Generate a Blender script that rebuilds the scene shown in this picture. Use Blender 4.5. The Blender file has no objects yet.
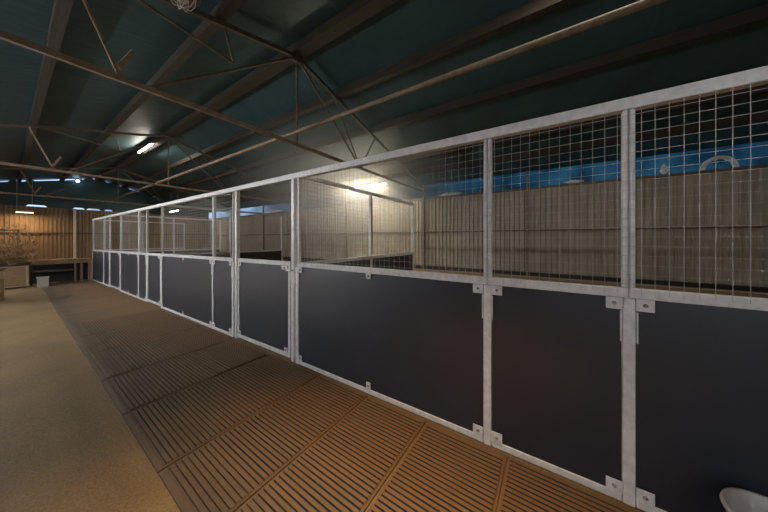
import bpy, math, random
from mathutils import Vector, Matrix
random.seed(7)
S = bpy.context.scene
COL = S.collection
PI = math.pi

# ------------------------------------------------------------------ camera
H = 1.53                                   # eye height
cam_d = bpy.data.cameras.new('camera')
cam = bpy.data.objects.new('camera', cam_d)
COL.objects.link(cam)
cam.location = (0, 0, H)
cam.rotation_euler = (PI / 2, 0, -math.atan2(.834, .552))
cam_d.sensor_width = 36
cam_d.lens = 251 / 768 * 36
cam_d.shift_y = -17 / 768
cam_d.clip_start = .02
S.camera = cam

# ------------------------------------------------------------------ world: late dusk, glow towards +Y
world = bpy.data.worlds.new('dusk_sky')
S.world = world
world.use_nodes = True
nt = world.node_tree
nt.nodes.clear()
tc = nt.nodes.new('ShaderNodeTexCoord')
sx = nt.nodes.new('ShaderNodeSeparateXYZ')
ramp = nt.nodes.new('ShaderNodeValToRGB')
ramp.color_ramp.elements[0].position = .80
ramp.color_ramp.elements[0].color = (.007, .034, .070, 1)
ramp.color_ramp.elements[1].position = .97
ramp.color_ramp.elements[1].color = (.42, .62, 1.0, 1)
bg = nt.nodes.new('ShaderNodeBackground')
bg.inputs['Strength'].default_value = 1.0
wo = nt.nodes.new('ShaderNodeOutputWorld')
nt.links.new(tc.outputs['Generated'], sx.inputs[0])
nt.links.new(sx.outputs['Y'], ramp.inputs['Fac'])
nz = nt.nodes.new('ShaderNodeTexNoise'); nz.inputs['Scale'].default_value = 14; nz.inputs['Detail'].default_value = 6
cr = nt.nodes.new('ShaderNodeValToRGB')
cr.color_ramp.elements[0].position = .38; cr.color_ramp.elements[0].color = (.45, .5, .5, 1)
cr.color_ramp.elements[1].position = .68; cr.color_ramp.elements[1].color = (1.9, 1.7, 1.5, 1)
mxw = nt.nodes.new('ShaderNodeMixRGB'); mxw.blend_type = 'MULTIPLY'; mxw.inputs[0].default_value = 1
nt.links.new(tc.outputs['Generated'], nz.inputs['Vector']); nt.links.new(nz.outputs['Fac'], cr.inputs['Fac'])
nt.links.new(ramp.outputs['Color'], mxw.inputs[1]); nt.links.new(cr.outputs['Color'], mxw.inputs[2])
nt.links.new(mxw.outputs['Color'], bg.inputs['Color'])
nt.links.new(bg.outputs['Background'], wo.inputs['Surface'])

# light levels (used by the lamp builders below)
E_RIDGE = 170
E_EAVE_RIGHT = 520
E_EAVE_LEFT = 640
W_WARM = 60
W_NEAR = 26
W_NEAR_RIDGE = 80
S.view_settings.view_transform = 'Standard'
S.view_settings.look = 'None'
S.view_settings.gamma = 1
S.view_settings.use_curve_mapping = False
S.view_settings.exposure = 0.3


# ------------------------------------------------------------------ helpers
class MB:
    def __init__(self):
        self.v = []; self.f = []

    def box(self, a, b):
        x0, y0, z0 = a; x1, y1, z1 = b
        n = len(self.v)
        self.v += [(x0, y0, z0), (x1, y0, z0), (x1, y1, z0), (x0, y1, z0),
                   (x0, y0, z1), (x1, y0, z1), (x1, y1, z1), (x0, y1, z1)]
        self.f += [tuple(n + i for i in q) for q in
                   ((0, 3, 2, 1), (4, 5, 6, 7), (0, 1, 5, 4), (1, 2, 6, 5), (2, 3, 7, 6), (3, 0, 4, 7))]
        return self

    def bar(self, p, q, w, h=None, up=(0, 0, 1)):
        """rectangular bar from p to q, w across, h along up"""
        h = h or w
        p = Vector(p); q = Vector(q); d = (q - p).normalized(); u = Vector(up)
        if abs(d.dot(u)) > .98:
            u = Vector((1, 0, 0))
        s = d.cross(u).normalized(); u = s.cross(d).normalized()
        n = len(self.v)
        for c in (p, q):
            for a, b in ((-1, -1), (1, -1), (1, 1), (-1, 1)):
                self.v.append(tuple(c + s * (a * w / 2) + u * (b * h / 2)))
        self.f += [tuple(n + i for i in k) for k in
                   ((0, 3, 2, 1), (4, 5, 6, 7), (0, 1, 5, 4), (1, 2, 6, 5), (2, 3, 7, 6), (3, 0, 4, 7))]
        return self

    def rod(self, p, q, r, n=8, r2=None):
        r2 = r if r2 is None else r2
        p = Vector(p); q = Vector(q); d = (q - p).normalized()
        u = Vector((0, 0, 1)) if abs(d.z) < .9 else Vector((1, 0, 0))
        s = d.cross(u).normalized(); u = s.cross(d).normalized()
        k = len(self.v)
        for c, rr in ((p, r), (q, r2)):
            for i in range(n):
                a = 2 * PI * i / n
                self.v.append(tuple(c + s * (math.cos(a) * rr) + u * (math.sin(a) * rr)))
        for i in range(n):
            j = (i + 1) % n
            self.f.append((k + i, k + j, k + n + j, k + n + i))
        self.f.append(tuple(k + i for i in reversed(range(n))))
        self.f.append(tuple(k + n + i for i in range(n)))
        return self

    def path(self, pts, r, n=6):
        for a, b in zip(pts, pts[1:]):
            self.rod(a, b, r, n)
        return self

    def lathe(self, prof, c=(0, 0, 0), n=32):
        k = len(self.v)
        for r, z in prof:
            for i in range(n):
                a = 2 * PI * i / n
                self.v.append((c[0] + r * math.cos(a), c[1] + r * math.sin(a), c[2] + z))
        for m in range(len(prof) - 1):
            for i in range(n):
                j = (i + 1) % n
                self.f.append((k + m * n + i, k + m * n + j, k + (m + 1) * n + j, k + (m + 1) * n + i))
        return self

    def prism(self, outline, d0, d1, axis='y'):
        """outline of 2-D points extruded along an axis"""
        n = len(self.v); m = len(outline)
        for d in (d0, d1):
            for a, b in outline:
                self.v.append({'y': (a, d, b), 'x': (d, a, b), 'z': (a, b, d)}[axis])
        for i in range(m):
            j = (i + 1) % m
            self.f.append((n + i, n + j, n + m + j, n + m + i))
        self.f.append(tuple(n + i for i in reversed(range(m))))
        self.f.append(tuple(n + m + i for i in range(m)))
        return self

    def build(self, name, mat, parent=None, smooth=False, bevel=0, off=None):
        me = bpy.data.meshes.new(name)
        v = self.v
        if off is not None:
            v = [(a - off[0], b - off[1], c - off[2]) for a, b, c in v]
        me.from_pydata(v, [], self.f)
        me.validate()
        import bmesh
        b = bmesh.new(); b.from_mesh(me)
        bmesh.ops.recalc_face_normals(b, faces=b.faces)
        b.to_mesh(me); b.free()
        if smooth:
            for p in me.polygons:
                p.use_smooth = True
        me.materials.append(mat)
        o = bpy.data.objects.new(name, me)
        COL.objects.link(o)
        if parent is not None:
            o.parent = parent
        elif off is not None:
            o.location = off
        if bevel:
            m = o.modifiers.new('bevel', 'BEVEL'); m.width = bevel; m.segments = 2
            m.limit_method = 'ANGLE'
        return o


def tag(o, label, cat, group=None, kind=None):
    o['label'] = label; o['category'] = cat
    if group: o['group'] = group
    if kind: o['kind'] = kind
    return o


def thing(name, label, cat, loc=(0, 0, 0), group=None):
    o = bpy.data.objects.new(name, None)
    COL.objects.link(o)
    o.location = loc
    o.empty_display_size = .1
    return tag(o, label, cat, group)


def struct(o):
    o['kind'] = 'structure'
    return o


# ------------------------------------------------------------------ materials
def material(name, build):
    m = bpy.data.materials.new(name); m.use_nodes = True
    t = m.node_tree; b = t.nodes['Principled BSDF']
    build(t, b)
    return m


def coord(t, scale=(1, 1, 1), src='Object'):
    if src == 'World':
        c = t.nodes.new('ShaderNodeNewGeometry').outputs['Position']
    else:
        c = t.nodes.new('ShaderNodeTexCoord').outputs[src]
    m = t.nodes.new('ShaderNodeMapping'); m.inputs['Scale'].default_value = scale
    t.links.new(c, m.inputs['Vector'])
    return m.outputs['Vector']


def noise(t, vec, scale, detail=4, rough=.55):
    n = t.nodes.new('ShaderNodeTexNoise')
    n.inputs['Scale'].default_value = scale; n.inputs['Detail'].default_value = detail
    n.inputs['Roughness'].default_value = rough
    t.links.new(vec, n.inputs['Vector'])
    return n.outputs['Fac']


def ramp_(t, fac, stops):
    r = t.nodes.new('ShaderNodeValToRGB')
    e = r.color_ramp.elements
    while len(e) < len(stops): e.new(.5)
    for k, (p, c) in enumerate(stops):
        e[k].position = p; e[k].color = (*c, 1)
    t.links.new(fac, r.inputs['Fac'])
    return r.outputs['Color']


def bump(t, b, h, strength, dist=.01):
    n = t.nodes.new('ShaderNodeBump')
    n.inputs['Strength'].default_value = strength; n.inputs['Distance'].default_value = dist
    t.links.new(h, n.inputs['Height']); t.links.new(n.outputs['Normal'], b.inputs['Normal'])


def simple(name, c0, c1, scale=6, rough=.5, metal=0, bstr=0, detail=4, stretch=(1, 1, 1), lo=.35, hi=.65, src='World'):
    def f(t, b):
        v = coord(t, stretch, src)
        n = noise(t, v, scale, detail)
        t.links.new(ramp_(t, n, [(lo, c0), (hi, c1)]), b.inputs['Base Color'])
        b.inputs['Roughness'].default_value = rough
        b.inputs['Metallic'].default_value = metal
        if bstr: bump(t, b, n, bstr)
    return material(name, f)


GALV = simple('galvanised_steel', (.60, .60, .62), (.76, .76, .78), 22, .42, .1)
WIRE = simple('weld_mesh_wire', (.40, .39, .36), (.50, .48, .45), 22, .45, .3)
BOARD = simple('charcoal_kick_board', (.013, .018, .029), (.018, .024, .038), 3, .33, 0, .04)
BOARD.node_tree.nodes['Principled BSDF'].inputs['Specular IOR Level'].default_value = 1.0
ZINC = simple('zinc_bolt', (.30, .28, .26), (.4, .38, .35), 60, .35, .7)
TIMBER = simple('weathered_timber', (.018, .014, .010), (.042, .032, .021), 5, .75, 0, .3, 6, (6, .6, 6))
PIPE = simple('rusty_brown_pipe', (.20, .145, .10), (.30, .22, .155), 9, .75, 0, .1)
DARKSTEEL = simple('dark_steel_angle', (.085, .064, .048), (.15, .11, .080), 9, .6, .1)
BENCHWOOD = simple('bench_plywood', (.22, .13, .065), (.32, .20, .10), 4, .6, 0, .1, 5, (1, 8, 8))
PALEWOOD = simple('pale_plywood', (.42, .35, .27), (.55, .47, .37), 4, .6, 0, .1, 5, (8, 8, 1))
WHITEPL = simple('white_plastic', (.40, .385, .38), (.46, .44, .43), 5, .4)
CREAMPL = simple('cream_plastic_drum', (.48, .36, .18), (.58, .45, .25), 5, .45)
BLACKPL = simple('black_plastic', (.012, .012, .013), (.02, .02, .02), 5, .5)
DRY = simple('dry_branch', (.20, .12, .06), (.36, .23, .12), 30, .8)
DEADLEAF = simple('dead_leaf', (.22, .12, .05), (.40, .25, .12), 12, .8)
BAG = simple('pale_plastic_sheet', (.55, .62, .65), (.75, .80, .82), 12, .35)


def concrete(t, b):
    v = coord(t, (1, 1, 1), 'World')
    big = noise(t, v, .9, 5, .6); fine = noise(t, v, 75, 4, .8); mid = noise(t, v, 14, 4, .6)
    c1 = ramp_(t, big, [(.3, (.165, .108, .046)), (.7, (.275, .185, .082))])
    c2 = ramp_(t, fine, [(.38, (.35, .34, .33)), (.62, (1.2, 1.18, 1.12))])
    mx = t.nodes.new('ShaderNodeMixRGB'); mx.blend_type = 'MULTIPLY'; mx.inputs[0].default_value = .75
    t.links.new(c1, mx.inputs[1]); t.links.new(c2, mx.inputs[2])
    t.links.new(mx.outputs[0], b.inputs['Base Color'])
    b.inputs['Roughness'].default_value = .62
    ad = t.nodes.new('ShaderNodeMath'); ad.operation = 'ADD'
    t.links.new(fine, ad.inputs[0]); t.links.new(mid, ad.inputs[1])
    bump(t, b, ad.outputs[0], .45, .006)
CONCRETE = material('brown_concrete', concrete)


def sand(t, b):
    v = coord(t, (1, 1, 1), 'World')
    n = noise(t, v, 1.3, 6, .65); f = noise(t, v, 60, 3, .7)
    t.links.new(ramp_(t, n, [(.3, (.27, .165, .085)), (.7, (.42, .28, .16))]), b.inputs['Base Color'])
    b.inputs['Roughness'].default_value = .9
    ad = t.nodes.new('ShaderNodeMath'); ad.operation = 'ADD'
    t.links.new(n, ad.inputs[0]); t.links.new(f, ad.inputs[1])
    bump(t, b, ad.outputs[0], .8, .02)
SAND = material('stall_sand', sand)


def rubber(t, b):
    v = coord(t, (1, 1, 1), 'World')
    s = t.nodes.new('ShaderNodeSeparateXYZ'); t.links.new(v, s.inputs[0])
    n = noise(t, coord(t, (1.6, 1.0, 1), 'World'), 2.4, 6, .6)
    fine = noise(t, coord(t, (30, 5, 30), 'World'), 3, 4, .7)
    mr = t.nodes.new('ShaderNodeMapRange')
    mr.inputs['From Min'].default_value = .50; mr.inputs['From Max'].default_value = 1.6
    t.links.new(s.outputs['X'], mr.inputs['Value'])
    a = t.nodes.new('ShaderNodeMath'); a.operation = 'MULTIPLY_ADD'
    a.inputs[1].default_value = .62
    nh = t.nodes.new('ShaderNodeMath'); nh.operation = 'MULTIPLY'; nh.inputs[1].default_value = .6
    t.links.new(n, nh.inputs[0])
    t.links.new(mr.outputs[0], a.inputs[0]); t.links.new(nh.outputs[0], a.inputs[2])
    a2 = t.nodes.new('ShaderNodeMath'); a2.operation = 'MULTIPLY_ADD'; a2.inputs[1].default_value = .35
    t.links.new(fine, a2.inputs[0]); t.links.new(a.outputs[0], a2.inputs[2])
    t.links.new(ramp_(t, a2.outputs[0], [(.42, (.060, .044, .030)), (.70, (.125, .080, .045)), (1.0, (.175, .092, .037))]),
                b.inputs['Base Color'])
    b.inputs['Roughness'].default_value = .68
    bump(t, b, fine, .35, .004)
RUBBER = material('dusty_ribbed_rubber', rubber)


GROOVE_SHADE = simple('groove_shade_rubber', (.014, .011, .009), (.05, .032, .018), 9, .8)  # near-black tone standing in for shade inside the mat grooves


def foil(t, b):
    v = coord(t, (1, 1, 1), 'World')
    n = noise(t, v, 1.1, 4, .6); w = noise(t, coord(t, (1.2, 5, 1.2), 'World'), 1.4, 5, .6)
    t.links.new(ramp_(t, n, [(.3, (.020, .058, .066)), (.7, (.036, .088, .096))]), b.inputs['Base Color'])
    b.inputs['Roughness'].default_value = .55
    b.inputs['Metallic'].default_value = .1
    bump(t, b, w, .5, .05)
FOIL = material('green_foil_roof_lining', foil)


def sheet(name, c0, c1):
    def f(t, b):
        v = coord(t, (.8, .8, .35), 'World')
        n = noise(t, v, 2.2, 6, .65)
        t.links.new(ramp_(t, n, [(.3, c0), (.72, c1)]), b.inputs['Base Color'])
        b.inputs['Roughness'].default_value = .55
    return material(name, f)
SHEET = sheet('corrugated_sheet_inside', (.25, .235, .19), (.40, .365, .295))
SHEET3 = sheet('pale_blue_grey_sheet', (.50, .57, .70), (.60, .68, .82))
SHEET2 = sheet('corrugated_end_sheet', (.22, .16, .10), (.34, .26, .17))


def emit(name, col, s):
    def f(t, b):
        b.inputs['Base Color'].default_value = (.9, .9, .88, 1)
        b.inputs['Emission Color'].default_value = (*col, 1)
        b.inputs['Emission Strength'].default_value = s
    return material(name, f)
TUBE = {}
TUBEW = emit('lit_tube_warm', (1, .62, .28), 5)
BULB = emit('lit_bulb_blue', (.55, .75, 1), 14)


# ------------------------------------------------------------------ building
Y0 = 5.5
XR = .764 * Y0            # ridge line
ZR = H + .914 * Y0        # ridge height under lining
SL, SR = .24, .27         # roof slopes left / right
XW = 12.2                 # right wall
XL = -4.5                 # left wall
YE = 31.0                 # end wall
YB = -7.0                 # wall behind the photographer
ZT = H + .447 * Y0        # bottom chord height


def roof_z(x):
    return ZR - (SL * (XR - x) if x < XR else SR * (x - XR))


def zf(y):                # the aisle falls gently towards the far end
    return 0 if y < 3 else -.012 * (min(y, 16) - 3)


# floor of the aisle
def floor_strip(name, x0, x1, mat, z=0, step=.5):
    m = MB(); ys = [YB + i * (YE - YB) / 72 for i in range(73)]
    xs = [x0 + (x1 - x0) * i / 8 for i in range(9)]
    for y in ys:
        for x in xs: m.v.append((x, y, zf(y) + z))
    for i in range(72):
        for j in range(8):
            a = i * 9 + j
            m.f.append((a, a + 1, a + 10, a + 9))
    n = len(m.v)
    o = m.build(name, mat)
    for p in o.data.polygons:
        if p.normal.z < 0: p.flip()
    s = o.modifiers.new('thick', 'SOLIDIFY'); s.thickness = .12; s.offset = -1
    return struct(o)
floor_strip('floor', XL, 2.03, CONCRETE)
floor_strip('floor_yard', 2.03, XW + 3, SAND, -.004)


def corrugated(axis_pts, z0, ztop, pitch, depth, fixed, axis):
    """vertical ribbed sheet; ztop is a function of the running coordinate"""
    a0, a1 = axis_pts; m = MB()
    n = int((a1 - a0) / pitch)
    prof = ((0, 0), (.55, 0), (.68, 1), (.87, 1))
    pts = []
    for i in range(n + 1):
        for u, d in prof:
            a = a0 + (i + u) * pitch
            if a <= a1: pts.append((a, d * depth))
    for a, d in pts:
        for z in (z0, ztop(a)):
            m.v.append((fixed + d, a, z) if axis == 'y' else (a, fixed + d, z))
    for i in range(len(pts) - 1):
        m.f.append((2 * i, 2 * i + 1, 2 * i + 3, 2 * i + 2))
    return m


ZWT = H + .18 * XW - .05      # top of the right wall, under the open strip
wr = struct(corrugated((YB, YE), -.1, lambda a: ZWT, .19, -.055, XW, 'y').build('wall_right', SHEET))
wr.modifiers.new('thick', 'SOLIDIFY').thickness = .004
g = MB()
g.box((XW - .12, YB, 1.86), (XW - .04, YE, 1.92))
struct(g.build('trim_1', DARKSTEEL))
g = MB(); g.box((XW - .1, YB, ZWT - .09), (XW + .02, YE, ZWT + .01))
struct(g.build('trim_2', DARKSTEEL))
g = MB(); g.box((XW - .16, YB, -.2), (XW + .05, YE, .14))
struct(g.build('trim_3', BLACKPL))
wl = struct(corrugated((YB, YE), -.2, lambda a: roof_z(XL) - .02, .19, .035, XL, 'y').build('wall_left', SHEET3))
wl.modifiers.new('thick', 'SOLIDIFY').thickness = .004
wb = struct(corrugated((XL, XW), -.05, lambda a: roof_z(a) - .02, .19, -.035, YB, 'x').build('wall_back', SHEET2))
wb.modifiers.new('thick', 'SOLIDIFY').thickness = .004
we = struct(corrugated((XL, XW), -.25, lambda a: ZT - .12, .19, -.06, YE, 'x').build('wall_end', SHEET2))
we.modifiers.new('thick', 'SOLIDIFY').thickness = .004
# gable sheet above the end wall, daylight slots along its head and foot
m = MB()
xs = [XL + i * (XW - XL) / 120 for i in range(121)]
gaps = [(-3, .2), (.39, .79), (1.12, 3.13), (3.24, 3.54), (3.85, 4.15), (4.65, 4.95), (5.4, 5.65), (5.95, 6.75), (7.4, 7.8), (9, 9.4)]
foot = [(.91, 1.68), (2.93, 3.49), (3.6, 4.4), (4.57, 4.98)]
for x in xs:
    top = roof_z(x) - (.13 if any(a < x < b for a, b in gaps) else .0)
    bot = ZT + (.0 if any(a < x < b for a, b in foot) else -.14)
    m.v += [(x, YE + .02, bot), (x, YE + .02, top)]
for i in range(120):
    m.f.append((2 * i, 2 * i + 1, 2 * i + 3, 2 * i + 2))
ga = struct(m.build('wall_gable', FOIL)); ga.modifiers.new('thick', 'SOLIDIFY').thickness = .02
g = MB(); g.box((XL, YE - .14, 1.93), (XW, YE - .06, 2.01)); struct(g.build('trim_4', DARKSTEEL))

# roof: two slopes with thickness
m = MB()
m.prism([(XL - .3, roof_z(XL - .3)), (XR, ZR), (XW + .06, roof_z(XW + .06)),
         (XW + .06, roof_z(XW + .06) + .1), (XR, ZR + .1), (XL - .3, roof_z(XL - .3) + .1)], YB - .3, YE + .4)
struct(m.build('ceiling', FOIL))

# wall columns
for y in (.8, 5.5, 10.9, 15.3, 20.2, 25.2, 30.6):
    o = MB().box((XW - .20, y - .035, -.15), (XW - .1, y + .035, roof_z(XW) - .02)).build('wall_column', PIPE, off=(XW - .16, y, 0))
    lab = 'dark steel column standing against the long corrugated right wall'
    tag(o, lab, 'column', 'columns along the right wall')
o = MB().box((2.93, YE - .22, -.2), (3.07, YE - .08, ZT - .1)).build('end_wall_column', GALV, off=(3, YE - .15, 0))
tag(o, 'slim pale steel column rising against the far end wall', 'column')

# purlins
names = [('timber roof beam over the left edge of the aisle', .10),
         ('timber roof beam left of the ridge, over the middle of the aisle', .43),
         ('timber roof beam first below the ridge on the stall side', 1.04),
         ('timber roof beam second below the ridge on the stall side', 1.36),
         ('timber roof beam third below the ridge on the stall side', 1.74),
         ('timber roof beam lowest on the stall side, above the brightest tube light', 1.95)]
for lab, k in names:
    x = k * Y0; z = roof_z(x)
    o = MB().box((x - .075, YB, z - .24), (x + .075, YE, z - .002)).build('roof_purlin', TIMBER, off=(x, YB, z - .12))
    tag(o, 'dark weathered ' + lab, 'beam', 'roof purlins')
o = MB().box((XR - .14, YB, ZR - .26), (XR + .14, YE, ZR - .04)).build('ridge_beam', TIMBER, off=(XR, YB, ZR - .15))
tag(o, 'wide dark timber ridge beam running along the roof peak', 'beam')
# pipe running under the ridge
o = MB().rod((XR, YB, H + .503 * Y0 + .03), (XR, YE, H + .503 * Y0 + .03), .05, 12).build('brace_pipe', PIPE, smooth=True, off=(XR, YB, H + .5 * Y0))
tag(o, 'long brown steel pipe running lengthwise below the ridge', 'pipe')


# trusses
def truss(y, label):
    def P(a, z): return (a * Y0, y, H + z * Y0)
    def rz(a): return (roof_z(a * Y0) - H) / Y0 - .05
    t = thing('roof_truss', label, 'truss', (XR, y, ZT), 'roof trusses')
    off = (XR, y, ZT)
    xl, xr = (XL + .1) / Y0, (XW - .25) / Y0
    MB().bar(P(xl, rz(xl)), P(.764, rz(.764)), .07, .09).build('rafter', DARKSTEEL, t, off=off)
    MB().bar(P(.764, rz(.764)), P(xr, rz(xr)), .07, .09).build('rafter', DARKSTEEL, t, off=off)
    MB().bar(P(xl, .447), P(xr, .447), .06, .085).build('bottom_chord', PIPE, t, off=off)
    MB().rod(P(.764, rz(.764)), P(.764, .447), .028).build('king_post', DARKSTEEL, t, off=off)
    MB().rod(P(.764, rz(.764)), P(1.24, .447), .028).build('diagonal_web', DARKSTEEL, t, off=off)
    MB().rod(P(.764, rz(.764)), P(.23, .447), .028).build('diagonal_web', DARKSTEEL, t, off=off)
    MB().rod(P(.48, .665), P(.445, rz(.445)), .022).build('strut', DARKSTEEL, t, off=off)
    MB().rod(P(.48, .665), P(.12, rz(.12)), .022).build('strut', DARKSTEEL, t, off=off)
    MB().rod(P(.173, .475), P(.205, .54), .035).build('bracket_stub', PIPE, t, off=off)
    MB().rod(P(.178, .447), P(.08, rz(.08)), .022).build('strut', PIPE, t, off=off)
    MB().rod(P(1.24, .447), P(1.40, rz(1.40)), .022).build('strut', DARKSTEEL, t, off=off)
    MB().rod(P(1.24, .447), P(1.0, rz(1.0)), .022).build('strut', DARKSTEEL, t, off=off)
    MB().box((XR - .11, y - .045, ZR - .42), (XR + .11, y + .045, ZR - .24)).build('gusset_plate', DARKSTEEL, t, off=off)
    return t
truss(Y0, 'brown steel roof truss nearest the camera, crossing over the stalls')
truss(14.8, 'brown steel roof truss second from the camera, at the ridge tube light')
truss(24.2, 'brown steel roof truss farthest away, just before the end gable')


# ------------------------------------------------------------------ lamps
def lit_tube(strength, col):
    k = (round(strength), col)
    if k not in TUBE: TUBE[k] = emit('lit_tube', col, strength)
    return TUBE[k]


def tube_light(name, label, x, y, z, length, power, col, ztop, tube=None, axis='y', group=None, hood=.07):
    tube = tube or lit_tube(power, col)
    t = thing(name, label, 'light', (x, y, z), group)
    off = (x, y, z)
    def B(m, l0, l1, w0, w1, z0, z1):
        return m.box((x + w0, y + l0, z + z0), (x + w1, y + l1, z + z1)) if axis == 'y' else \
            m.box((x + l0, y + w0, z + z0), (x + l1, y + w1, z + z1))
    L = length / 2
    B(MB(), -L, L, -.05, .05, .0, .06).build('housing', WHITEPL, t, off=off)
    if hood > .07:
        B(MB(), -L, L, -hood, hood, .06, .07).build('reflector', WHITEPL, t, off=off)
    a = (x, y - L + .03, z - .03) if axis == 'y' else (x - L + .03, y, z - .03)
    b = (x, y + L - .03, z - .03) if axis == 'y' else (x + L - .03, y, z - .03)
    MB().rod(a, b, .019, 10).build('tube', tube, t, smooth=True, off=off)
    B(MB(), -L, -L + .03, -.025, .025, -.055, .0).build('end_cap', WHITEPL, t, off=off)
    B(MB(), L - .03, L, -.025, .025, -.055, .0).build('end_cap', WHITEPL, t, off=off)
    if ztop > z + .08:
        for s in (-.8, .8):
            m = MB()
            p = (x, y + s * L, z + .06) if axis == 'y' else (x + s * L, y, z + .06)
            m.rod(p, (p[0], p[1], ztop), .008, 6)
            m.build('hanger', GALV, t, off=off)
    if hood <= .07:
        return t
    ld = bpy.data.lights.new('tube_glow', 'AREA')
    ld.shape = 'RECTANGLE'; ld.size = .05; ld.size_y = length
    ld.energy = power; ld.color = col
    lo = bpy.data.objects.new('tube_glow', ld); COL.objects.link(lo)
    lo.parent = t; lo.location = (0, 0, -.06)
    if axis == 'x': lo.rotation_euler = (0, 0, PI / 2)
    return t

COOL = (1, .90, .76)
zr = ZR - .28
tube_light('tube_light', 'lit fluorescent tube under the roof ridge beside the second truss', XR - .16, 17.6, zr, 2.4, E_RIDGE, COOL, zr + .02)
tube_light('tube_light', 'brightest lit fluorescent tube, above the near stall divider', 10.3, 8.0, H + .265 * 10.3, 2.6, E_EAVE_RIGHT, (1, .86, .64), roof_z(10.3) - .005)
tube_light('tube_light', 'small distant lit tube seen above the farthest stalls', 8.0, 26.8, H + .30 * 8, 2.0, E_EAVE_RIGHT * .5, COOL, roof_z(8) - .005)
for yy, lab, k in ((-3.0, 'fluorescent tube on the left side of the aisle behind the camera', .20),
                   (8.0, 'fluorescent tube high above the left side of the aisle, out to the left', 1.0),
                   (15.5, 'fluorescent tube above the left side of the aisle near the far bench', .85)):
    tube_light('tube_light', lab, -3.2, yy, 3.0, 2.4, E_EAVE_LEFT * k, (1, .97, .93), roof_z(-3.2) - .005)
tube_light('shaded_tube_light', 'hooded tube light under the ridge above the near stall, out of view', 4.75, -1.2, zr - .05, 2.4, W_NEAR_RIDGE, (1, .88, .68), roof_z(4.75) - .002,
           lit_tube(12, COOL), hood=.25)
tube_light('shaded_tube_light', 'short shaded warm tube light on the far end wall', .75, 29.9, H + .0614 * 29.9, .75, W_WARM, (1, .60, .28),
           roof_z(.75) - .02, TUBEW, 'x', hood=.3)
t = thing('warm_hood_lamp', 'warm hooded lamp hanging above the near end of the aisle', 'lamp', (.30, .65, 4.1)); off = t.location[:]
MB().lathe([(0, .16), (.05, .15), (.07, .08), (.24, 0), (.23, 0), (.06, .07), (0, .08)], off, 28).build('hood', DARKSTEEL, t, True, off=off)
MB().lathe([(0, .07), (.03, .06), (.055, .03), (.04, 0), (0, -.01)], off, 16).build('bulb', lit_tube(8, (1, .72, .42)), t, True, off=off)
MB().rod((off[0], off[1], off[2] + .155), (off[0], off[1], roof_z(off[0]) - .003), .008).build('cord', BLACKPL, t, off=off)
ld = bpy.data.lights.new('warm_glow', 'AREA'); ld.shape = 'DISK'; ld.size = .2; ld.energy = W_NEAR; ld.color = (1, .70, .42); ld.spread = math.radians(60)
lo = bpy.data.objects.new('warm_glow', ld); COL.objects.link(lo); lo.parent = t; lo.location = (0, 0, -.015)
t = thing('round_lamp', 'small round bluish white lamp high in the far gable', 'lamp', (3.15, YE - .25, H + .147 * 30.8))
off = t.location[:]
MB().lathe([(0, .09), (.05, .08), (.085, .04), (.09, 0), (.085, -.04), (.05, -.08), (0, -.09)], off, 16).build('bulb', BULB, t, True, off=off)
MB().rod((off[0], off[1] + .05, off[2]), (off[0], YE, off[2]), .03).build('lamp_arm', DARKSTEEL, t, off=off)

# unlit caged lamp under the roof, top left
x_, y_ = .30 * 3.6, 3.6
t = thing('caged_lamp', 'unlit caged glass lamp hanging under the dark roof, top left', 'lamp', (1.05, 3.3, 4.20))
o_ = t.location[:]
MB().lathe([(0, .2), (.05, .19), (.06, .1), (.10, .06), (.17, -.02), (.17, -.03), (.09, .05), (0, .08)], o_, 20).build('shade', PIPE, t, True, off=o_)
MB().lathe([(0, .02), (.05, 0), (.065, -.05), (.05, -.1), (0, -.13)], o_, 16).build('glass_bulb', WHITEPL, t, True, off=o_)
m = MB()
for i in range(8):
    a = 2 * PI * i / 8; c, s = math.cos(a), math.sin(a)
    m.path([(o_[0] + c * r, o_[1] + s * r, o_[2] + z) for r, z in ((.13, 0), (.12, -.09), (.08, -.16), (0, -.18))], .004, 5)
m.build('cage', GALV, t, off=o_)
MB().rod((o_[0], o_[1], o_[2] + .18), (o_[0], o_[1], roof_z(o_[0]) - .01), .012).build('hanging_rod', DARKSTEEL, t, off=o_)

# ------------------------------------------------------------------ the row of stalls
D = 2.0
def yrow(px):
    d = (px - 384) / 251
    return D * (.552 - .834 * d) / (.834 + .552 * d)
MID, TOP = 1.218, 2.31
def zm(y): return MID + zf(y)            # kick board rail follows the floor

TUB = .05
tr = MB().box((D - .03, -2.55, TOP - .035), (D + .03, yrow(93.3) + .03, TOP + .035)).build('top_rail', GALV, bevel=.006, off=(D, 6, TOP))
tag(tr, 'long galvanised top rail running over the whole row of stalls', 'rail')


def plate(m, bolts, yc, zc, w, h):
    x = D - TUB / 2 - .004
    m.box((x - .005, yc - w / 2, zc - h / 2), (x, yc + w / 2, zc + h / 2))
    bolts.append((x - .005, yc, zc))


def bolts_build(bl, parent, off, r=.011):
    for x, y, z in bl:
        MB().rod((x, y, z), (x - .009, y, z), r, 10, r * .6).build('bolt', ZINC, parent, True, off=off)


def wire_mesh(name, parent, off, y0, y1, z0f, z1, x, pitch=.0535, plane='y', x1=None):
    m = MB(); r = .0019
    if plane == 'y':
        n = max(1, round((y1 - y0) / pitch)); st = (y1 - y0) / n
        for i in range(n + 1):
            y = y0 + i * st
            m.box((x - r / 2, y - r / 2, z0f(y)), (x + r / 2, y + r / 2, z1))
        k = int((z1 - z0f(y0)) / pitch)
        for j in range(1, k + 1):
            z = z1 - j * pitch + .01
            m.box((x - r * 1.5, y0, z - r / 2), (x - r * .5, y1, z + r / 2))
    return m.build(name, WIRE, parent, off=off)


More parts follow.
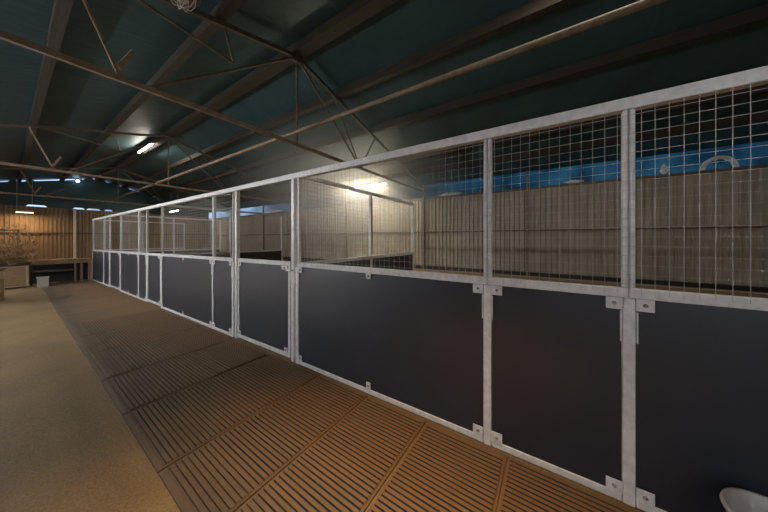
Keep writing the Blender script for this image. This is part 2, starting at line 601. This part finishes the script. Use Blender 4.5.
def stall_barrier(ya, yb, label, group, mesh=True, mids=True):
    """fixed section of the row between the post lines ya < yb"""
    yc = (ya + yb) / 2; z0 = zf(yc)
    off = (D, yc, z0)
    t = thing('stall_barrier', label, 'stall barrier', off, group)
    e = .03
    h = TUB / 2
    # rails
    m = MB()
    for a, b in ((zm(ya) , zm(yb)),):
        m.bar((D, ya + .0015, a), (D, yb - .0015, b), TUB, .055)
    m.build('middle_rail', GALV, t, bevel=.005, off=off)
    MB().bar((D, ya + e, zf(ya) + .028), (D, yb - e, zf(yb) + .028), TUB, .045).build('bottom_rail', GALV, t, bevel=.005, off=off)
    # upper stiles
    if mesh:
        for y, s in ((ya, 1), (yb, -1)):
            y_ = y + s * .0155
            MB().box((D - .02, y_ - .012, zm(y) + .03), (D + .02, y_ + .012, TOP - .036)).build('stile', GALV, t, bevel=.004, off=off)
    # board
    m = MB()
    n = len(m.v)
    for y in (ya + .032, yb - .032):
        for xx in (D - .016, D - .002):
            m.v += [(xx, y, zf(y) + .05), (xx, y, zm(y) - .022)]
    m.f += [(0, 1, 3, 2), (4, 6, 7, 5), (0, 4, 5, 1), (2, 3, 7, 6), (0, 2, 6, 4), (1, 5, 7, 3)]
    m.build('kick_board', BOARD, t, off=off)
    # corner plates
    w, hh = .074, .068
    spots = []
    for y, s in ((ya, 1), (yb, -1)):
        yy = y + s * (.028 + w / 2)
        spots += [(yy, zm(y) - .027 - hh / 2, w, hh), (yy, zf(y) + .056 + hh / 2, w, hh * 1.1)]
    if mids:
        spots += [(yc, zm(yc) - .03 - .02, .06, .06), (yc, zf(yc) + .09, .05, .07)]
    for yy, zz, ww, h2 in spots:
        m = MB(); bl = []
        plate(m, bl, yy, zz, ww, h2)
        p = m.build('corner_plate', GALV, t, bevel=.0015, off=off)
        bolts_build(bl, p, off)
    if mesh:
        wire_mesh('wire_mesh', t, off, ya - .004, yb + .004, lambda y: zm(y) + .0, TOP - .03, D - TUB / 2 - .006)
    return t


def stall_door(ya, yb, label, group):
    """half-height framed door, open above"""
    yc = (ya + yb) / 2; off = (D, yc, zf(yc))
    t = thing('stall_door', label, 'stall door', off, group)
    a, b = ya + .05, yb - .055
    zb0, zb1 = zf(a) + .06, zf(b) + .06
    MB().bar((D, a, zm(a)), (D, b, zm(b)), TUB, .055).build('top_frame', GALV, t, bevel=.005, off=off)
    MB().bar((D, a, zb0), (D, b, zb1), TUB, .05).build('bottom_frame', GALV, t, bevel=.005, off=off)
    for y in (a + .02, b - .02):
        MB().box((D - .024, y - .02, zf(y) + .085), (D + .024, y + .02, zm(y) - .028)).build('stile', GALV, t, bevel=.004, off=off)
    m = MB()
    for y in (a + .05, b - .05):
        for xx in (D - .012, D + .002):
            m.v += [(xx, y, zf(y) + .085), (xx, y, zm(y) - .03)]
    m.f += [(0, 1, 3, 2), (4, 6, 7, 5), (0, 4, 5, 1), (2, 3, 7, 6), (0, 2, 6, 4), (1, 5, 7, 3)]
    m.build('kick_board', BOARD, t, off=off)
    w = .12
    for yy, zz, ww, hh in ((a + .045 + w / 2, zm(a) - .055, w, .05), (b - .045 - .035, zm(b) - .055, .07, .05),
                           (a + .075, zb0 + .06, .07, .07), (b - .075, zb1 + .06, .07, .07)):
        m = MB(); bl = []
        plate(m, bl, yy, zz, ww, hh)
        p = m.build('corner_plate', GALV, t, bevel=.0015, off=off)
        bolts_build(bl, p, off)
    # latch on the opening side
    lt = MB().box((D - .05, a - .035, zm(a) - .09), (D - .026, a + .05, zm(a) - .06)).build('latch', GALV, t, off=off)
    MB().rod((D - .04, a - .07, zm(a) - .075), (D - .04, a + .12, zm(a) - .075), .008).build('latch_bolt', ZINC, lt, off=off)
    # hinges on the other side
    for f in (.2, .8):
        z = zf(b) + f * 1.15
        MB().rod((D - .02, b + .012, z - .05), (D - .02, b + .012, z + .05), .012).build('hinge', GALV, t, off=off)
    return t


def stall_post(y, label, group, double=False, upper=True):
    o_ = (D, y, zf(y))
    m = MB()
    m.box((D - .027, y - .027, zf(y) + .004), (D + .027, y + .027, zm(y) - .03 if upper else TOP - .036))
    t = thing('stall_post', label, 'post', o_, group)
    m.build('post', GALV, t, bevel=.004, off=o_)
    # slim drop-pin strips beside the post head
    for s in (-1, 1):
        MB().box((D - .03, y + s * .034 - .0035, zm(y) - .28), (D - .012, y + s * .034 + .0035, zm(y) - .105)).build('pin_strip', GALV, t, off=o_)
    return t


PX = {'a': 628, 'b': 488, 'c': 298.6, 'c2': 294.2, 'd': 237.4, 'd2': 234.3, 'e': 214.2, 'f': 162.7,
      'g': 147.7, 'h': 139.5, 'i': 121.3, 'j': 110.2, 'k': 104.6, 'l': 93.4}
Y = {k: yrow(v) for k, v in PX.items()}
y_start = -2.5
posts = [('a', 'galvanised post nearest the camera, between the two rightmost dark panels'),
         ('b', 'galvanised post between the narrow near panel and the long near panel'),
         ('c', 'galvanised post where the near stall divider joins, left end of the long near panel'),
         ('c2', 'galvanised gate post on the right side of the nearest open-topped stall door'),
         ('d', 'galvanised gate post on the left side of the nearest open-topped stall door'),
         ('d2', 'galvanised post at the right end of the narrow panel left of the nearest door'),
         ('e', 'galvanised post between the narrow middle panel and the long middle panel'),
         ('f', 'galvanised post at the left end of the long middle panel'),
         ('g', 'galvanised post on the left side of the second stall door'),
         ('h', 'galvanised post at the right end of the third long panel'),
         ('i', 'galvanised post at the left end of the third long panel'),
         ('j', 'galvanised post on the left side of the third stall door'),
         ('k', 'galvanised post at the right end of the farthest panel'),
         ('l', 'galvanised corner post at the far end of the stall row')]
for k, lab in posts:
    stall_post(Y[k], lab, 'posts of the stall row', upper=k not in ('c2', 'd'))
stall_post(y_start, 'galvanised post at the near end of the stall row beyond the right edge', 'posts of the stall row')
G = 'panels of the stall row'
stall_barrier(y_start, Y['a'], 'near dark panel with mesh above at the right edge, white tub before it', G)
stall_barrier(Y['a'], Y['b'], 'narrow near dark panel with mesh above, right of the long near panel', G, mids=False)
stall_barrier(Y['b'], Y['c'], 'long near dark panel with mesh above, widest in view', G)
stall_barrier(Y['d2'], Y['e'], 'narrow dark panel with mesh above just left of the nearest door', G, mids=False)
stall_barrier(Y['e'], Y['f'], 'long middle dark panel with mesh above, second of the long ones', G)
stall_barrier(Y['g'], Y['h'], 'narrow dark panel left of the second stall door', G, mids=False)
stall_barrier(Y['h'], Y['i'], 'third long dark panel with mesh above, toward the far end', G)
stall_barrier(Y['j'], Y['k'], 'narrow dark panel left of the third stall door', G, mids=False)
stall_barrier(Y['k'], Y['l'], 'farthest dark panel at the end of the stall row', G)
G = 'doors of the stall row'
stall_door(Y['c2'], Y['d'], 'nearest half-height dark stall door, open above, right of the narrow middle panel', G)
stall_door(Y['f'], Y['g'], 'second half-height dark stall door, left of the long middle panel', G)
stall_door(Y['i'], Y['j'], 'third and farthest half-height dark stall door', G)


# dividers between stalls
def divider(y, label):
    off = (D + .05, y, zf(y))
    t = thing('stall_divider', label, 'stall divider', off, 'dividers between the stalls')
    x0, x1 = D + .035, 5.05
    xm = 3.45
    zb = zf(y)
    MB().box((x0, y - .025, TOP - .03), (x1, y + .025, TOP + .02)).build('top_rail', GALV, t, bevel=.005, off=off)
    MB().box((x0, y - .025, zb + MID - .025), (x1, y + .025, zb + MID + .025)).build('middle_rail', GALV, t, bevel=.005, off=off)
    MB().box((x0, y - .025, zb + .02), (x1, y + .025, zb + .065)).build('bottom_rail', GALV, t, bevel=.005, off=off)
    for x in (xm, x1 - .0255):
        MB().box((x - .025, y - .0252, zb + .0), (x + .025, y + .0252, TOP - .0305)).build('post', GALV, t, bevel=.004, off=off)
    for a, b in ((x0, xm - .026), (xm + .026, x1 - .055)):
        MB().box((a, y - .008, zb + .066), (b, y + .008, zb + MID - .026)).build('kick_board', BOARD, t, off=off)
        m = MB(); r = .0019; n = round((b - a) / .0535)
        for i in range(n + 1):
            x = a + (b - a) * i / n
            m.box((x - r / 2, y - .03, zb + MID), (x + r / 2, y - .03 + r, TOP - .02))
        for j in range(1, 21):
            z = TOP - .02 - j * .0535
            m.box((a, y - .03 - r, z - r / 2), (b, y - .03, z + r / 2))
        m.build('wire_mesh', WIRE, t, off=off)
    return t
divider(Y['c'] - .03, 'mesh-topped divider behind the nearest post pair, its rail bright under the tube light')
divider(7.35, 'mesh-topped divider second from the camera, seen through the nearest door opening')
divider(11.6, 'mesh-topped divider third from the camera, deep in the row')
divider(Y['l'] - .12, 'mesh-topped divider closing the far end of the row')

# ------------------------------------------------------------------ rubber mats in the aisle
seams = [-2.2, -1.3, -.4, .25, .86, 1.47, 2.13, 3.08, 4.02, 5.13, 6.2, 7.25, 8.3, 9.35, 10.4, 11.45, 12.5, 13.55, 14.6]
P_ = .034
FAR = ['beside the second stall door', 'beside the narrow panel after the second door', 'beside the start of the third long panel',
       'beside the end of the third long panel', 'beside the third stall door', 'beside the narrow panel after the third door',
       'beside the farthest panel', 'last before the bench']
lbl = {0: 'beyond the camera, farthest back', 1: 'beyond the camera, middle', 2: 'just outside the lower right corner',
       3: 'at the lower right edge, under the narrow near panel', 4: 'under the right end of the long near panel',
       5: 'under the middle of the long near panel', 6: 'under the left end of the long near panel',
       7: 'before the nearest stall door', 8: 'before the nearest narrow middle panel',
       9: 'before the near half of the long middle panel', 10: 'before the far half of the long middle panel'}
for i, (a, b) in enumerate(zip(seams, seams[1:])):
    a += .006; b -= .006
    yc = (a + b) / 2
    def xl(y): return .525 + .012 * y
    xr = 1.945
    n = int((xr - xl(yc) - .06) / P_)
    prof = [(0, -.001), (0, .008), (.03, .012)]
    u = .05
    rh = .0085 if i < 9 else max(.002, .0085 - .0012 * (i - 8))
    for k in range(n):
        prof += [(u, .010), (u + .002, .012 + rh), (u + .025, .012 + rh), (u + .027, .010)]
        u += P_
    W = xr - xl(yc)
    prof += [(W - .02, .012), (W, .010), (W, -.001)]
    m = MB()
    tilt = random.uniform(-.004, .004)
    ys = [a, a + .014, a + .02, b - .02, b - .014, b]
    for q, y in enumerate(ys):
        s = (xr - xl(y)) / W
        flat = q in (0, 1, 4, 5)
        for uu, z in prof:
            zz = min(z, .011) if flat else z
            m.v.append((xl(y) + uu * s, y + tilt * uu, zf(y) + .0015 + zz))
    np_ = len(prof)
    for q in range(len(ys) - 1):
        for k in range(np_):
            k2 = (k + 1) % np_
            m.f.append((q * np_ + k, q * np_ + k2, (q + 1) * np_ + k2, (q + 1) * np_ + k))
    m.f.append(tuple(range(np_))); m.f.append(tuple((len(ys) - 1) * np_ + k for k in range(np_)))
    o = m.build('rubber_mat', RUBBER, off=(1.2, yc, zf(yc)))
    if i < 11:                             # groove faces coloured dark as shade between the ribs
        o.data.materials.append(GROOVE_SHADE)
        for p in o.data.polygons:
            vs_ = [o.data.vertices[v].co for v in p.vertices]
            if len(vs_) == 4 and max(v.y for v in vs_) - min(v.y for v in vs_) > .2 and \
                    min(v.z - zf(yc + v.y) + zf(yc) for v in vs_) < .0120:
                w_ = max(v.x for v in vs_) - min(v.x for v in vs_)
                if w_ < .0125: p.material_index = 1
    lab = 'ribbed brown rubber mat ' + lbl[i] if i < 11 else 'worn dusty rubber mat ' + FAR[min(i - 11, 7)]
    tag(o, lab, 'mat', 'rubber mats along the aisle')

# ------------------------------------------------------------------ white tub, lower right
tx, ty = 1.785, -.80
t = thing('plastic_tub', 'white round plastic tub on the mat at the lower right corner', 'tub', (tx, ty, .0225))
off = (tx, ty, .0225)
MB().lathe([(0, 0), (.105, 0), (.11, .01), (.138, .30), (.149, .303), (.152, .312), (.149, .324), (.140, .327),
            (.133, .32), (.104, .03), (0, .02)], off, 40).build('tub_body', WHITEPL, t, True, off=off)
m = MB()
m.path([(tx + .156 * math.cos(a), ty + .156 * math.sin(a), .02 + .29 - .05 * math.sin((a - PI * .9) / 1.2 * PI)) for a in
        [PI * .9 + i * .1 for i in range(13)]], .004, 6)
m.build('wire_handle', ZINC, t, off=off)

# ------------------------------------------------------------------ far end of the aisle
yb = 15.9; z0 = zf(yb)
t = thing('work_bench', 'long brown wooden work bench against a dark backing at the aisle end', 'bench', (1.5, yb, z0))
off = (1.5, yb, z0)
MB().box((.50, yb - .35, z0 + .84), (1.93, yb + .35, z0 + .90)).build('bench_top', BENCHWOOD, t, bevel=.006, off=off)
MB().box((.50, yb - .36, z0 + .74), (1.93, yb - .335, z0 + .84)).build('apron', BENCHWOOD, t, off=off)
MB().box((.50, yb + .30, z0 + .0), (1.93, yb + .34, z0 + .84)).build('back_panel', BLACKPL, t, off=off)
MB().box((.55, yb - .25, z0 + .45), (1.5, yb + .29, z0 + .48)).build('shelf', DARKSTEEL, t, off=off)
for x in (.53, 1.53, 1.69, 1.90):
    MB().box((x - .025, yb - .33, z0), (x + .025, yb - .28, z0 + .84)).build('leg', PIPE if x > 1 else DARKSTEEL, t, off=off)
o = MB().box((1.2, yb - .36, z0 + .902), (1.6, yb - .05, z0 + .925)).build('pale_board', PALEWOOD, bevel=.003, off=(1.4, yb, z0 + .9))
tag(o, 'pale thin board lying on the right part of the work bench', 'board')

xb, yb2 = .74, 14.9; z0 = zf(yb2)
t = thing('storage_tub', 'small white square plastic tub on the floor before the bench', 'tub', (xb, yb2, z0)); off = (xb, yb2, z0)
m = MB(); a_, h_ = .118, .33
m.box((xb - a_, yb2 - a_, z0 + .003), (xb + a_, yb2 + a_, z0 + .014))
for p0, p1 in (((-a_, -a_), (a_, -a_ + .012)), ((-a_, a_ - .012), (a_, a_)), ((-a_, -a_ + .012), (-a_ + .012, a_ - .012)), ((a_ - .012, -a_ + .012), (a_, a_ - .012))):
    m.box((xb + p0[0], yb2 + p0[1], z0 + .014), (xb + p1[0], yb2 + p1[1], z0 + h_))
m.build('tub_body', WHITEPL, t, off=off)
m = MB(); b_ = a_ + .014
for p0, p1 in (((-b_, -b_), (b_, -a_)), ((-b_, a_), (b_, b_)), ((-b_, -a_), (-a_, a_)), ((a_, -a_), (b_, a_))):
    m.box((xb + p0[0], yb2 + p0[1], z0 + h_ - .035), (xb + p1[0], yb2 + p1[1], z0 + h_ + .006))
m.build('rim', WHITEPL, t, off=off)

# pale cabinet with brush on top
xc, yc_ = -.02, 15.3; z0 = zf(yc_)
t = thing('wooden_cabinet', 'pale plywood cabinet at the far left end of the aisle', 'cabinet', (xc, yc_, z0)); off = (xc, yc_, z0)
MB().box((xc - .55, yc_ - .25, z0 + .05), (xc + .46, yc_ + .3, z0 + .76)).build('body', PALEWOOD, t, bevel=.005, off=off)
MB().box((xc - .55, yc_ - .22, z0), (xc + .44, yc_ + .28, z0 + .05)).build('plinth', BLACKPL, t, off=off)
d = MB().box((xc - .20, yc_ - .27, z0 + .08), (xc + .42, yc_ - .251, z0 + .73)).build('door', BENCHWOOD, t, bevel=.003, off=off)
MB().box((xc - .16, yc_ - .29, z0 + .4), (xc - .14, yc_ - .271, z0 + .5)).build('handle', ZINC, d, off=off)
tr_ = MB().box((xc - .6, yc_ - .3, z0 + .765), (xc + .5, yc_ + .3, z0 + .80))
tr_.box((xc - .6, yc_ - .3, z0 + .80), (xc + .5, yc_ - .28, z0 + .87)).box((xc - .6, yc_ + .28, z0 + .80), (xc + .5, yc_ + .3, z0 + .87))
tr_.box((xc + .48, yc_ - .28, z0 + .80), (xc + .5, yc_ + .28, z0 + .87)).box((xc - .6, yc_ - .28, z0 + .80), (xc - .58, yc_ + .28, z0 + .87))
o = tr_.build('tray', BLACKPL, off=(xc, yc_, z0 + .765))
tag(o, 'shallow black tray on top of the pale cabinet', 'tray')
zb_ = z0 + .80
t = thing('brush_heap', 'heap of tangled dry branches and dead leaves piled above the pale cabinet', 'branches', (xc, yc_, zb_)); off = (xc, yc_, zb_)
rng = random.Random(3)
m = MB(); tips = []
for i in range(70):
    x = xc + rng.uniform(-.5, .42); y = yc_ + rng.uniform(-.2, .2); z = zb_ + .005 + rng.random() * .05
    dx, dy, dz = rng.uniform(-.5, .5), rng.uniform(-.3, .3), rng.uniform(.5, 1)
    pts = [(x, y, z)]
    for k in range(rng.randint(6, 13)):
        dx += rng.uniform(-.5, .5); dy += rng.uniform(-.35, .35); dz += rng.uniform(-.38, .30)
        l = .13 / math.sqrt(dx * dx + dy * dy + dz * dz + .01)
        p = pts[-1]
        q = (min(max(p[0] + dx * l, xc - .65), xc + .62), min(max(p[1] + dy * l, yc_ - .3), yc_ + .3), max(p[2] + dz * l, zb_ + .02))
        pts.append(q); tips.append(q)
    m.path(pts, rng.uniform(.006, .014), 5)
m.build('branch', DRY, t, off=off)
m = MB()
for q in tips:
    for _ in range(2):
        c = Vector(q) + Vector((rng.uniform(-.06, .06), rng.uniform(-.05, .05), rng.uniform(-.05, .05)))
        if c.z < zb_ + .04: continue
        a = Vector((rng.uniform(-1, 1), rng.uniform(-1, 1), rng.uniform(-1, 1))).normalized() * .04
        b = a.cross(Vector((rng.uniform(-1, 1), rng.uniform(-1, 1), rng.uniform(-1, 1)))).normalized() * .017
        n = len(m.v)
        m.v += [tuple(c - a), tuple(c + b), tuple(c + a), tuple(c - b)]
        m.f.append((n, n + 1, n + 2, n + 3))
o = m.build('dead_leaves', DEADLEAF, t, off=off); o['kind'] = 'stuff'
# dark frame standing behind the heap
yf = yc_ + .38
m = MB()
m.box((xc - .9, yf - .02, z0 + 1.96), (xc + .31, yf + .02, z0 + 2.02)).box((xc + .26, yf - .019, z0), (xc + .31, yf + .019, z0 + 1.96))
m.box((xc - .9, yf - .019, z0), (xc - .85, yf + .019, z0 + 1.96))
o = m.build('garment_rack_frame', DARKSTEEL, off=(xc, yf, z0)); o.name = 'steel_frame'
tag(o, 'dark square steel frame standing behind the dry branches', 'frame')
# cream drum
xd, yd = -.30, 12.25; z0 = zf(yd)
t = thing('plastic_drum', 'cream yellow plastic drum on the concrete at the left edge', 'drum', (xd, yd, z0)); off = (xd, yd, z0)
MB().lathe([(0, .0), (.27, 0), (.29, .02), (.295, .26), (.305, .28), (.295, .30), (.295, .55), (.305, .57), (.295, .59),
            (.29, .80), (.27, .82), (0, .82)], off, 36).build('drum_body', CREAMPL, t, True, off=off)
MB().lathe([(.30, .80), (.31, .81), (.31, .84), (.28, .85), (0, .85)], off, 36).build('lid', DARKSTEEL, t, True, off=off)

# pale plastic sheets caught on the head of the right wall
def hoop(y, w, h, label, name='plastic_hoop', seg=14):
    m = MB()
    for i in range(seg):
        a0 = PI * i / seg; a1 = PI * (i + 1) / seg
        p0 = (XW - .04, y + math.cos(a0) * w, ZWT + .012 + math.sin(a0) * h)
        p1 = (XW - .04, y + math.cos(a1) * w, ZWT + .012 + math.sin(a1) * h)
        m.bar(p0, p1, .10, .08, (1, 0, 0))
    o = m.build(name, BAG, off=(XW - .04, y, ZWT))
    tag(o, label, 'hoop')

def crumple(y, w, h, label, seed):
    r = random.Random(seed); m = MB()
    nu, nv = 12, 5
    for j in range(nv + 1):
        for i in range(nu):
            a = 2 * PI * i / nu; k = math.sin(PI * (j + .4) / (nv + .8))
            s = .7 + r.random() * .6
            m.v.append((XW - .04 + math.cos(a) * .05 * k * s, y + math.sin(a) * w * k * s, ZWT + .012 + h * j / nv * (.8 + .4 * r.random() if j else 0)))
    for j in range(nv):
        for i in range(nu):
            i2 = (i + 1) % nu
            m.f.append((j * nu + i, j * nu + i2, (j + 1) * nu + i2, (j + 1) * nu + i))
    m.f.append(tuple(range(nu))); m.f.append(tuple(nv * nu + i for i in range(nu)))
    o = m.build('plastic_bag', BAG, off=(XW - .04, y, ZWT)); tag(o, label, 'plastic bag', 'plastic bags along the wall top')
def ywall(px):
    d = (px - 384) / 251
    return XW * (.552 - .834 * d) / (.834 + .552 * d)
hoop(ywall(718), .33, .36, 'pale curved plastic hoop standing on the wall top at far right')
crumple(ywall(664), .10, .32, 'crumpled pale plastic bag on the wall top left of the hoop', 1)
crumple(ywall(574), .30, .12, 'crumpled white plastic bag on the wall top above the narrow near panel', 2)
crumple(ywall(450), .6, .14, 'crumpled pale plastic bag on the wall top seen through the long near mesh', 5)
crumple(ywall(274), 1.2, .25, 'crumpled pale plastic bag on the wall top seen through the nearest door opening', 8)

# added haze volume, densest at the brightest tube light, to imitate its glow
dm = bpy.data.materials.new('glow_haze'); dm.use_nodes = True
t_ = dm.node_tree; t_.nodes.clear()
tc_ = t_.nodes.new('ShaderNodeTexCoord')
mp_ = t_.nodes.new('ShaderNodeMapping'); mp_.vector_type = 'POINT'
mp_.inputs['Scale'].default_value = (1 / 5.5, 1 / 6.0, 1 / 3.0)
gr_ = t_.nodes.new('ShaderNodeTexGradient'); gr_.gradient_type = 'SPHERICAL'
mu_ = t_.nodes.new('ShaderNodeMath'); mu_.operation = 'MULTIPLY'; mu_.inputs[1].default_value = .42
vs = t_.nodes.new('ShaderNodeVolumeScatter'); vs.inputs['Anisotropy'].default_value = .3
om = t_.nodes.new('ShaderNodeOutputMaterial')
t_.links.new(tc_.outputs['Object'], mp_.inputs['Vector']); t_.links.new(mp_.outputs[0], gr_.inputs[0])
t_.links.new(gr_.outputs['Fac'], mu_.inputs[0]); t_.links.new(mu_.outputs[0], vs.inputs['Density'])
t_.links.new(vs.outputs[0], om.inputs['Volume'])
o = MB().box((4.6, 2.8, 1.2), (12.1, 14, 7.2)).build('glow_haze', dm, off=(9.6, 8.0, 4.2))
struct(o)
